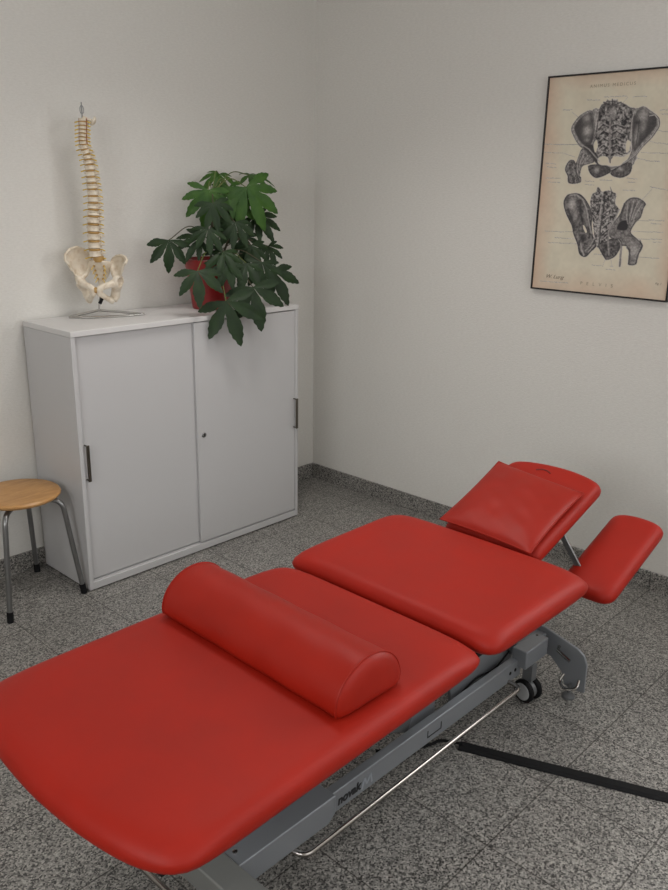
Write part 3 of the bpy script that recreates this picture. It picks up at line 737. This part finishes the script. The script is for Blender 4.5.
def stroke(P, w, tone, alpha=1):
    global ink
    d = np.full(gx.shape, 1e9)
    for a, b in zip(P[:-1], P[1:]):
        e = b-a; wx, wy = gx-a[0], gy-a[1]; t = np.clip((wx*e[0]+wy*e[1])/(e@e+1e-12), 0, 1); d = np.minimum(d, (wx-e[0]*t)**2+(wy-e[1]*t)**2)
    m = np.clip(1.2-np.sqrt(d)/w, 0, 1)*alpha; ink = ink*(1-m)+tone*m
def blob(c, r, tone, alpha=.8, ar=1):
    global ink
    m = np.exp(-(((gx-c[0])/r)**2+((gy-c[1])/(r*ar))**2))*alpha; ink = ink*(1-m)+tone*m
def shade(P, t0, t1, seed, step=.006, edge_dark=.5):
    """body with rim outline and mottled tone"""
    global ink
    s_ = sd_poly(P); m = np.clip(.5-s_/.003, 0, 1)
    n = vnoise(step, seed)*.6+vnoise(step*.5, seed+1)*.4; tone = t0+(t1-t0)*np.clip((n-.25)*2, 0, 1)
    rim = np.clip(1-np.abs(s_+.002)/.0035, 0, 1)*edge_dark; tone = tone*(1-rim)
    ink = ink*(1-m)+tone*m
def smooth_closed(P, n=5):
    P = [np.array(p, float) for p in P]; m = len(P); out = []
    for i in range(m):
        a, b, c, d = P[i-1], P[i], P[(i+1) % m], P[(i+2) % m]
        for t in np.linspace(0, 1, n, endpoint=False): out.append(.5*((2*b)+(c-a)*t+(2*a-5*b+4*c-d)*t*t+(3*b-a-3*c+d)*t**3))
    return out
_sd = sd_poly
def sd_poly(P): return _sd(smooth_closed(P, 4))
B_, C_, D_, E_ = Z(555, 95, 8.9), Z(610, 95, 8.9), Z(550, 185, 9.88), Z(605, 185, 9.88)
# --- upper figure
shade(B_([(335, 135), (400, 130), (420, 200), (400, 380), (375, 400), (350, 420), (345, 300)]), .45, .80, 33, .006, .2)
shade(C_([(120, 90), (180, 110), (235, 130), (200, 260), (195, 400), (160, 395), (120, 300)]), .45, .80, 35, .006, .2)
stroke(B_([(350, 545), (400, 620), (450, 650), (530, 665)]), .011, .35); stroke(B_([(352, 545), (402, 620), (450, 648), (530, 660)]), .003, .8, .8)
stroke(C_([(215, 560), (150, 610), (70, 650), (0, 672)]), .012, .28)
shade(B_([(450, 60), (395, 120), (375, 250), (355, 330), (345, 400), (330, 450), (380, 560), (430, 545), (475, 560), (490, 610), (515, 560)]) + C_([(30, 545), (100, 535), (185, 500), (170, 400), (185, 300), (200, 150), (130, 80), (60, 55), (0, 50)]), .04, .78, 20, .008, .3)
shade(B_([(330, 138), (240, 168), (175, 235), (143, 300), (160, 360), (200, 432), (250, 475), (330, 450), (358, 370), (352, 250)]), .50, .72, 30)
fill(B_([(322, 155), (245, 188), (190, 250), (172, 300), (203, 380), (250, 440), (315, 440), (345, 370), (343, 250)]), .16, .006)
blob(B_([(290, 318)])[0], .020, .82, .9, 1.1); blob(B_([(285, 205)])[0], .018, .66, .85, .9); blob(B_([(285, 402)])[0], .011, .62, .8, .7)
fill(B_([(250, 450), (330, 440), (385, 560), (430, 650), (360, 600), (290, 520)]), .13, .004)
shade(B_([(242, 475), (205, 560), (175, 640), (170, 700), (215, 735), (240, 640), (300, 615), (350, 590), (300, 510)]), .28, .62, 41, .006)
for k in range(5): stroke(B_([(235+k*14, 500+k*10), (205+k*14, 580), (195+k*9, 690-k*18)]), .0016, .2 if k % 2 else .75, .8)
shade(B_([(125, 585), (88, 660), (112, 720), (122, 785), (220, 782), (235, 735), (195, 700), (178, 590)]), .15, .55, 50, .006)
for k in range(4): stroke(B_([(120+k*22, 610), (118+k*24, 690), (140+k*24, 775)]), .002, .12 if k % 2 else .6, .8)
shade(B_([(298, 628), (308, 692), (360, 738), (430, 722), (490, 690)]) + C_([(0, 680), (-6, 640)]) + B_([(400, 618)]), .12, .30, 60)
blob(B_([(372, 668)])[0], .012, .75, .85)
fill(B_([(345, 440), (368, 398), (382, 450), (362, 512), (347, 485)]), 1.0, .003)
shade(C_([(140, 100), (230, 120), (300, 100), (350, 130), (400, 165), (440, 210), (442, 280), (380, 375), (290, 465), (240, 530), (205, 625), (150, 600), (190, 500), (192, 400), (188, 260), (210, 160)]), .45, .75, 70)
fill(C_([(240, 145), (300, 112), (358, 160), (412, 200), (408, 280), (350, 350), (280, 430), (215, 500), (200, 400), (205, 230)]), .17, .006)
blob(C_([(295, 180)])[0], .021, .78, .85, 1.3); blob(C_([(235, 370)])[0], .010, .70, .85, 3.6); blob(C_([(295, 290)])[0], .011, .60, .8, 2)
blob(C_([(245, 245)])[0], .012, .08, .8, .6); stroke(C_([(262, 220), (250, 330), (230, 450)]), .0022, .12, .8)
stroke(C_([(345, 190), (400, 178), (432, 215), (432, 280), (372, 370), (288, 455), (232, 530), (110, 625), (10, 670)]), .0042, .20)
stroke(C_([(350, 186), (400, 176), (430, 215), (430, 280), (370, 370), (286, 455), (230, 530), (108, 622), (10, 665)]), .0022, .85)
shade(C_([(10, 690), (40, 655), (95, 625), (150, 600), (195, 615), (180, 695), (110, 735), (40, 728), (5, 705)]), .12, .38, 80)
blob(C_([(95, 660)])[0], .010, .75, .85, .8)
fill(C_([(158, 398), (182, 430), (166, 500), (142, 512), (140, 440)]), 1.0, .003)
def ell(f, cx, cy, rx, ry, n=20): return f([(cx+rx*math.cos(2*math.pi*k/n), cy+ry*math.sin(2*math.pi*k/n)) for k in range(n)])
fill(ell(B_, 428, 585, 50, 42), 1.0, .003); fill(ell(C_, 62, 588, 56, 44), 1.0, .003)
fill(B_([(235, 700), (245, 660), (290, 635), (300, 690), (330, 735), (260, 780), (235, 770)]), 1.0, .003)
# sacral body details
for q, (x, y) in enumerate(((450, 90), (480, 75), (510, 95), (530, 60))): blob(B_([(x, y)])[0], .007, .12, .8)
blob(B_([(515, 180)])[0], .016, .62, .8, .8); blob(B_([(510, 130)])[0], .012, .5, .7, .6)
stroke(B_([(495, 200), (485, 330), (490, 450), (485, 590)]), .005, .50, .8); stroke(B_([(520, 250), (512, 400), (508, 540)]), .003, .08, .8)
for k in range(5):
    y = 250+k*62
    stroke(B_([(395, y+30), (430, y), (475, y+22)]), .0022, .72, .8); stroke(B_([(395, y+45), (430, y+15), (475, y+38)]), .0022, .06, .9)
    stroke(C_([(10, y+22), (60, y), (125, y+30)]), .0022, .70, .8); stroke(C_([(10, y+38), (60, y+15), (120, y+45)]), .0022, .06, .9)
stroke(B_([(360, 170), (372, 260), (352, 350)]), .002, .8, .9); stroke(B_([(440, 80), (395, 160), (385, 240)]), .002, .15, .7)
stroke(C_([(215, 140), (190, 260), (192, 400), (180, 500)]), .002, .8, .9); stroke(C_([(110, 110), (125, 200), (60, 260)]), .002, .8, .6)
for k in range(7):
    a_ = 3.3+k*.47; stroke(B_([(510, 100), (510+95*math.cos(a_), 100+60*math.sin(a_))]), .0032, .12 if k % 2 else .35, .9)
stroke(B_([(395, 590), (300, 480), (250, 450)]), .0035, .72, .8); stroke(C_([(170, 520), (110, 548), (40, 540)]), .003, .7, .8)
# --- lower figure
shade(D_([(200, 88), (280, 83), (340, 128), (392, 210), (418, 300), (412, 400), (425, 500), (445, 545), (462, 600), (405, 660), (350, 712), (290, 682), (270, 590), (230, 480), (213, 400), (160, 290), (133, 180), (160, 110)]), .14, .42, 90, .008, .8)
blob(D_([(215, 190)])[0], .016, .88, .9, 1.4); blob(D_([(250, 300)])[0], .012, .70, .8, 1.5); stroke(D_([(180, 240), (215, 340), (240, 440)]), .006, .12, .8)
stroke(D_([(300, 150), (300, 260), (325, 380)]), .006, .10, .8)
stroke(D_([(200, 100), (262, 96), (325, 145), (360, 230), (382, 360), (410, 480)]), .0042, .70, .9)
stroke(D_([(345, 240), (345, 330), (370, 400)]), .007, .55, .7); stroke(D_([(305, 580), (310, 640), (335, 690)]), .005, .8, .8)
stroke(D_([(440, 520), (400, 600), (350, 650)]), .0035, .72, .8); stroke(D_([(270, 480), (280, 540)]), .006, .55, .7); blob(D_([(325, 520)])[0], .012, .08, .8)
fill(D_([(325, 395), (345, 410), (365, 460), (352, 475), (330, 430)]), 1.0, .002)
shade(D_([(400, 150), (420, 85), (450, 75), (468, 25), (490, 30), (510, 65), (575, 55), (600, 55)]) + E_([(50, 15), (78, 70), (112, 90), (100, 180), (135, 240), (105, 330), (60, 430), (30, 560), (0, 640)]) + D_([(470, 620), (445, 545), (418, 330), (400, 220)]), .06, .80, 100, .0065, .3)
stroke(D_([(520, 90), (500, 250), (475, 400), (465, 600)]), .0045, .72, .8); stroke(D_([(545, 100), (525, 260), (500, 420), (485, 590)]), .0045, .08, .8)
for k in range(5):
    y = 230+k*62
    stroke(D_([(520, y+60), (560, y+25), (600, y)]), .0024, .75, .8); stroke(D_([(520, y+75), (560, y+42), (600, y+15)]), .0024, .08, .8)
    stroke(D_([(425, y+10), (450, y+50)]), .0024, .75, .8)
for x, y in ((440, 130), (470, 200), (440, 250), (530, 120)): blob(D_([(x, y)])[0], .006, .08, .85)
for x, y in ((10, 80), (60, 110), (70, 180), (20, 220)): blob(E_([(x, y)])[0], .006, .08, .85)
shade(D_([(480, 585), (500, 660), (548, 738)]) + E_([(10, 740), (50, 735), (105, 700), (150, 620), (145, 540), (60, 530), (0, 560)]), .10, .40, 110, .007, .6)
shade(E_([(100, 350), (150, 280), (192, 178), (250, 128), (330, 128), (402, 180), (382, 232), (352, 322), (305, 370), (262, 440), (262, 480), (322, 535), (372, 590), (362, 640), (322, 705), (305, 785), (228, 785), (240, 700), (215, 610), (160, 600), (150, 555), (50, 520), (45, 440)]), .28, .55, 120, .008, .7)
fill(E_([(150, 365), (218, 352), (216, 442), (120, 436)]), .07, .004); stroke(E_([(195, 190), (160, 300), (150, 340)]), .006, .15, .8)
for k in range(5): stroke(E_([(340-k*28, 150+k*4), (300-k*22, 230+k*20), (255-k*8, 350+k*8)]), .0024, .75 if k % 2 == 0 else .15, .8)
stroke(E_([(365, 190), (300, 300), (265, 400)]), .003, .8, .7); stroke(E_([(140, 245), (95, 340), (40, 450), (30, 560), (40, 690)]), .005, .62, .8)
blob(E_([(290, 640)])[0], .016, .75, .9, 1.6); stroke(E_([(345, 545), (368, 600), (335, 670), (305, 780)]), .003, .08, .8); stroke(E_([(215, 620), (245, 640), (230, 780)]), .004, .12, .7)
stroke(E_([(130, 535), (158, 570), (160, 640), (152, 720), (146, 800)]), .0055, .25, .9); stroke(E_([(130, 538), (156, 574), (158, 640), (150, 720)]), .002, .7, .9)
fill(E_([(172, 620), (205, 620), (228, 700), (218, 785), (168, 785)]), 1.0, .003)
stroke(D_([(400, 640), (370, 690)]), .003, .1, .7); stroke(D_([(380, 660), (440, 590)]), .003, .85, .8)
# captions (too small to read) and leader lines
def cap(x0, y0, x1, y1, a=.6):
    p0, p1 = pst(x0, y0), pst(x1, y1); n = max(2, int(abs(p1[0]-p0[0])/.0042)); r_ = random.Random(int(x0*7+y0*13))
    pts = [p0+(p1-p0)*k/n+np.array([0, r_.uniform(-.0013, .0013)]) for k in range(n+1)]
    k = 0
    while k < n:
        w = r_.randint(3, 7); stroke(pts[k:min(n, k+w)+1], .0015, .35, a); k += w+1
for q in ((587, 100, 600, 100), (604, 97, 628, 96), (633, 97, 647, 96), (563, 110, 572, 110), (660, 110, 668, 110), (661, 114, 668, 114), (540, 144, 553, 144.5), (555, 144.6, 578, 144.6), (540, 152, 556, 153), (546, 163, 556, 164), (547, 167, 556, 167.5),
          (546, 178, 560, 178.5), (548, 182, 560, 182.5), (585, 181, 594, 181.5), (585, 184.5, 594, 185), (600, 180, 612, 180.5), (627, 178, 637, 179), (628, 182, 635, 182.5), (623, 190, 635, 190.5), (650, 187, 668, 190), (661, 131, 668, 132), (658, 143, 668, 144),
          (653, 153, 668, 153.5), (646, 160.5, 661, 161.5), (649, 220, 664, 221), (651, 223.5, 661, 224), (650, 232, 663, 232.5), (651, 239, 662, 239.5), (653, 242, 661, 242.5), (645, 257.5, 659, 258.5), (545, 231, 565, 232), (555, 237.5, 568, 238.5), (548, 242.5, 570, 243.5),
          (592, 265, 603, 266), (610, 266, 614, 266.5), (606, 269, 615, 270), (594, 254, 602, 254.5), (540, 281, 568, 283)): cap(*q)
for q in (((572, 112), (578, 117)), ((628, 97), (622, 104)), ((553, 144.6), (592, 144.3)), ((556, 153), (563, 153), (575, 157)), ((661, 131), (655, 129)), ((658, 143.5), (650, 141)), ((653, 153), (641, 152.5)), ((646, 160), (636, 158)), ((652, 189), (642, 200)),
          ((565, 231.5), (575, 232)), ((568, 238.3), (580, 239)), ((570, 243), (577, 244)), ((649, 221), (625, 220)), ((650, 232), (632, 231.5)), ((651, 239.3), (636, 239)), ((645, 257.5), (628, 256)), ((603, 265), (606, 257)), ((612, 266), (611, 260))):
    stroke([pst(*p) for p in q], .0012, .4, .55)
# fine engraver's hatching inside the bone shapes only
body = np.clip((.93-ink)/.1, 0, 1)
hl = .5+.5*np.sin((gx*.55+gy*.85)*2*math.pi/.0052 + 5*vnoise(.03, 301)); hl2 = vnoise(.0042, 310)
ink = ink*(1-body*(.20*hl+.34*(hl2-.35)))
inkc = np.clip(ink, 0, 1)[..., None]
tn = np.clip(inkc*1.12, 0, 1)**1.45
grey = np.array([.012, .010, .014])*(1-tn) + np.array([.72, .68, .65])*tn
k_ = np.clip((inkc-.78)/.22, 0, 1); k_ = k_*k_*(3-2*k_)
colr = grey*(1-k_) + paper*k_
hatch = 1-.10*(1-inkc)*(vnoise(.003, 200)[..., None])
colr = np.clip(colr*hatch, 0, 1)
ps = thing('framed_anatomy_poster', 'black framed vintage anatomy poster of two pelvis engravings on the right wall', 'poster', (0, -1.350-PW/2, 2.066-PH_/2))
vx = np.zeros((NY*NX, 3)); vx[:, 0] = XF; vx[:, 1] = (-1.350-gx).ravel(); vx[:, 2] = (2.066-gy).ravel()
idx = np.arange(NY*NX).reshape(NY, NX); q = np.stack([idx[:-1, :-1], idx[1:, :-1], idx[1:, 1:], idx[:-1, 1:]], -1).reshape(-1, 4)
me = bpy.data.meshes.new('print_sheet'); me.vertices.add(len(vx)); me.vertices.foreach_set('co', vx.ravel())
me.loops.add(len(q)*4); me.loops.foreach_set('vertex_index', q.ravel()); me.polygons.add(len(q)); me.polygons.foreach_set('loop_start', np.arange(0, len(q)*4, 4)); me.polygons.foreach_set('loop_total', np.full(len(q), 4)); me.update(calc_edges=True)
ca_ = me.color_attributes.new('ink', 'FLOAT_COLOR', 'POINT'); ca_.data.foreach_set('color', np.concatenate([colr.reshape(-1, 3), np.ones((NX*NY, 1))], 1).astype(np.float32).ravel())
me.materials.append(M['print']); pr = bpy.data.objects.new('print_sheet', me); COL.objects.link(pr); pr.parent = ps; pr.matrix_parent_inverse = parent_world(ps).inverted()
MB().box(XF+.001, -.003, -1.350-PW+.004, -1.354, 2.066-PH_+.004, 2.062).build('backing_board', M['black'], ps, smooth=0)
fb = MB(); t = .0065
ya, yb, za, zb = -1.350-PW, -1.350, 2.066-PH_, 2.066
for q in ((ya, yb, zb-t, zb), (ya, yb, za, za+t), (ya, ya+t, za+t, zb-t), (yb-t, yb, za+t, zb-t)): fb.box(-.022, -.0025, *q)
fb.build('frame', M['blackframe'], ps, bevel=.0008, seg=1)
def wall_text(body, size, px, py, name, shear=0, sp_=1.0, m=None, sx=1, rot=0):
    p = on_x(px, py, XF-.0006)
    mt = Matrix(((0, 0, -1, XF-.0006), (-1, 0, 0, p[1]), (0, 1, 0, p[2]), (0, 0, 0, 1)))
    c = bpy.data.curves.new(name, 'FONT'); c.body = body; c.size = size; c.shear = shear; c.space_character = sp_; c.extrude = .0002
    o = bpy.data.objects.new('tmp', c); COL.objects.link(o); dg = bpy.context.evaluated_depsgraph_get(); me = bpy.data.meshes.new_from_object(o.evaluated_get(dg)); bpy.data.objects.remove(o)
    me.transform(mt @ Matrix.Rotation(rot, 4, 'Z') @ Matrix.Diagonal((sx, 1, 1, 1))); me.materials.clear(); me.materials.append(m or M['ink'])
    o = bpy.data.objects.new(name, me); COL.objects.link(o); o.parent = ps; o.matrix_parent_inverse = parent_world(ps).inverted()
    return o
M['inkpale'] = mat('faded_ink', (.33, .28, .20), .7); M['inkmid'] = mat('worn_ink', (.19, .15, .11), .7)
wall_text('ANIMUS MEDICUS', .017, 590, 88, 'title_lettering', 0, 1.45, M['inkpale'])
wall_text('PELVIS', .019, 580, 284.5, 'title_lettering', 0, 2.9, M['inkpale'])
wall_text('W. Lurig', .022, 545, 277.5, 'signature', .45, .95, M['inkmid'], 1.15)
wall_text('Fig. 1', .012, 655, 284.5, 'caption_lettering', .2, 1.0, M['inkmid'])

# ------------------------------------------------------------------ light: daylight through the two windows
w = bpy.data.worlds.new('world'); scene.world = w; w.use_nodes = True
w.node_tree.nodes['Background'].inputs[0].default_value = (.9, .95, 1, 1); w.node_tree.nodes['Background'].inputs[1].default_value = 1.0
def area(name, locn, rot, sx, sy, e, col):
    L = bpy.data.lights.new(name, 'AREA'); L.shape = 'RECTANGLE'; L.size = sx; L.size_y = sy; L.energy = e; L.color = col
    o = bpy.data.objects.new(name, L); COL.objects.link(o); o.location = locn; o.rotation_euler = rot; return o
area('daylight', (.22, (WR[0]+WR[1])/2, 1.80), (0, R(90), 0), WR[3]-WR[2], WR[1]-WR[0], 36, (1, .985, .97))
area('daylight', ((WF[0]+WF[1])/2, Y0-.22, 1.875), (R(90), 0, 0), WF[1]-WF[0], WF[3]-WF[2], 22, (1, .985, .97))
area('daylight', (X0-.22, (WL[0]+WL[1])/2, 1.875), (0, R(-90), 0), WL[3]-WL[2], WL[1]-WL[0], 45, (1, .985, .97))

LX, LY = -1.25, -1.15
area('ceiling_panel', (LX, LY, ZC-.045), (0, 0, 0), .58, .58, 7.5, (1, .96, .92)).data.spread = R(112)
struct(MB().box(LX-.31, LX+.31, LY-.31, LY+.31, ZC-.035, ZC-.0005).build('lamp_housing_1', M['winframe'], bevel=.003, seg=1))  # unseen light fixture housing, added above the ceiling panel lamp

scene.view_settings.view_transform = 'Standard'; scene.view_settings.look = 'None'; scene.view_settings.gamma = 1
scene.view_settings.exposure = 0.0; scene.view_settings.use_curve_mapping = False
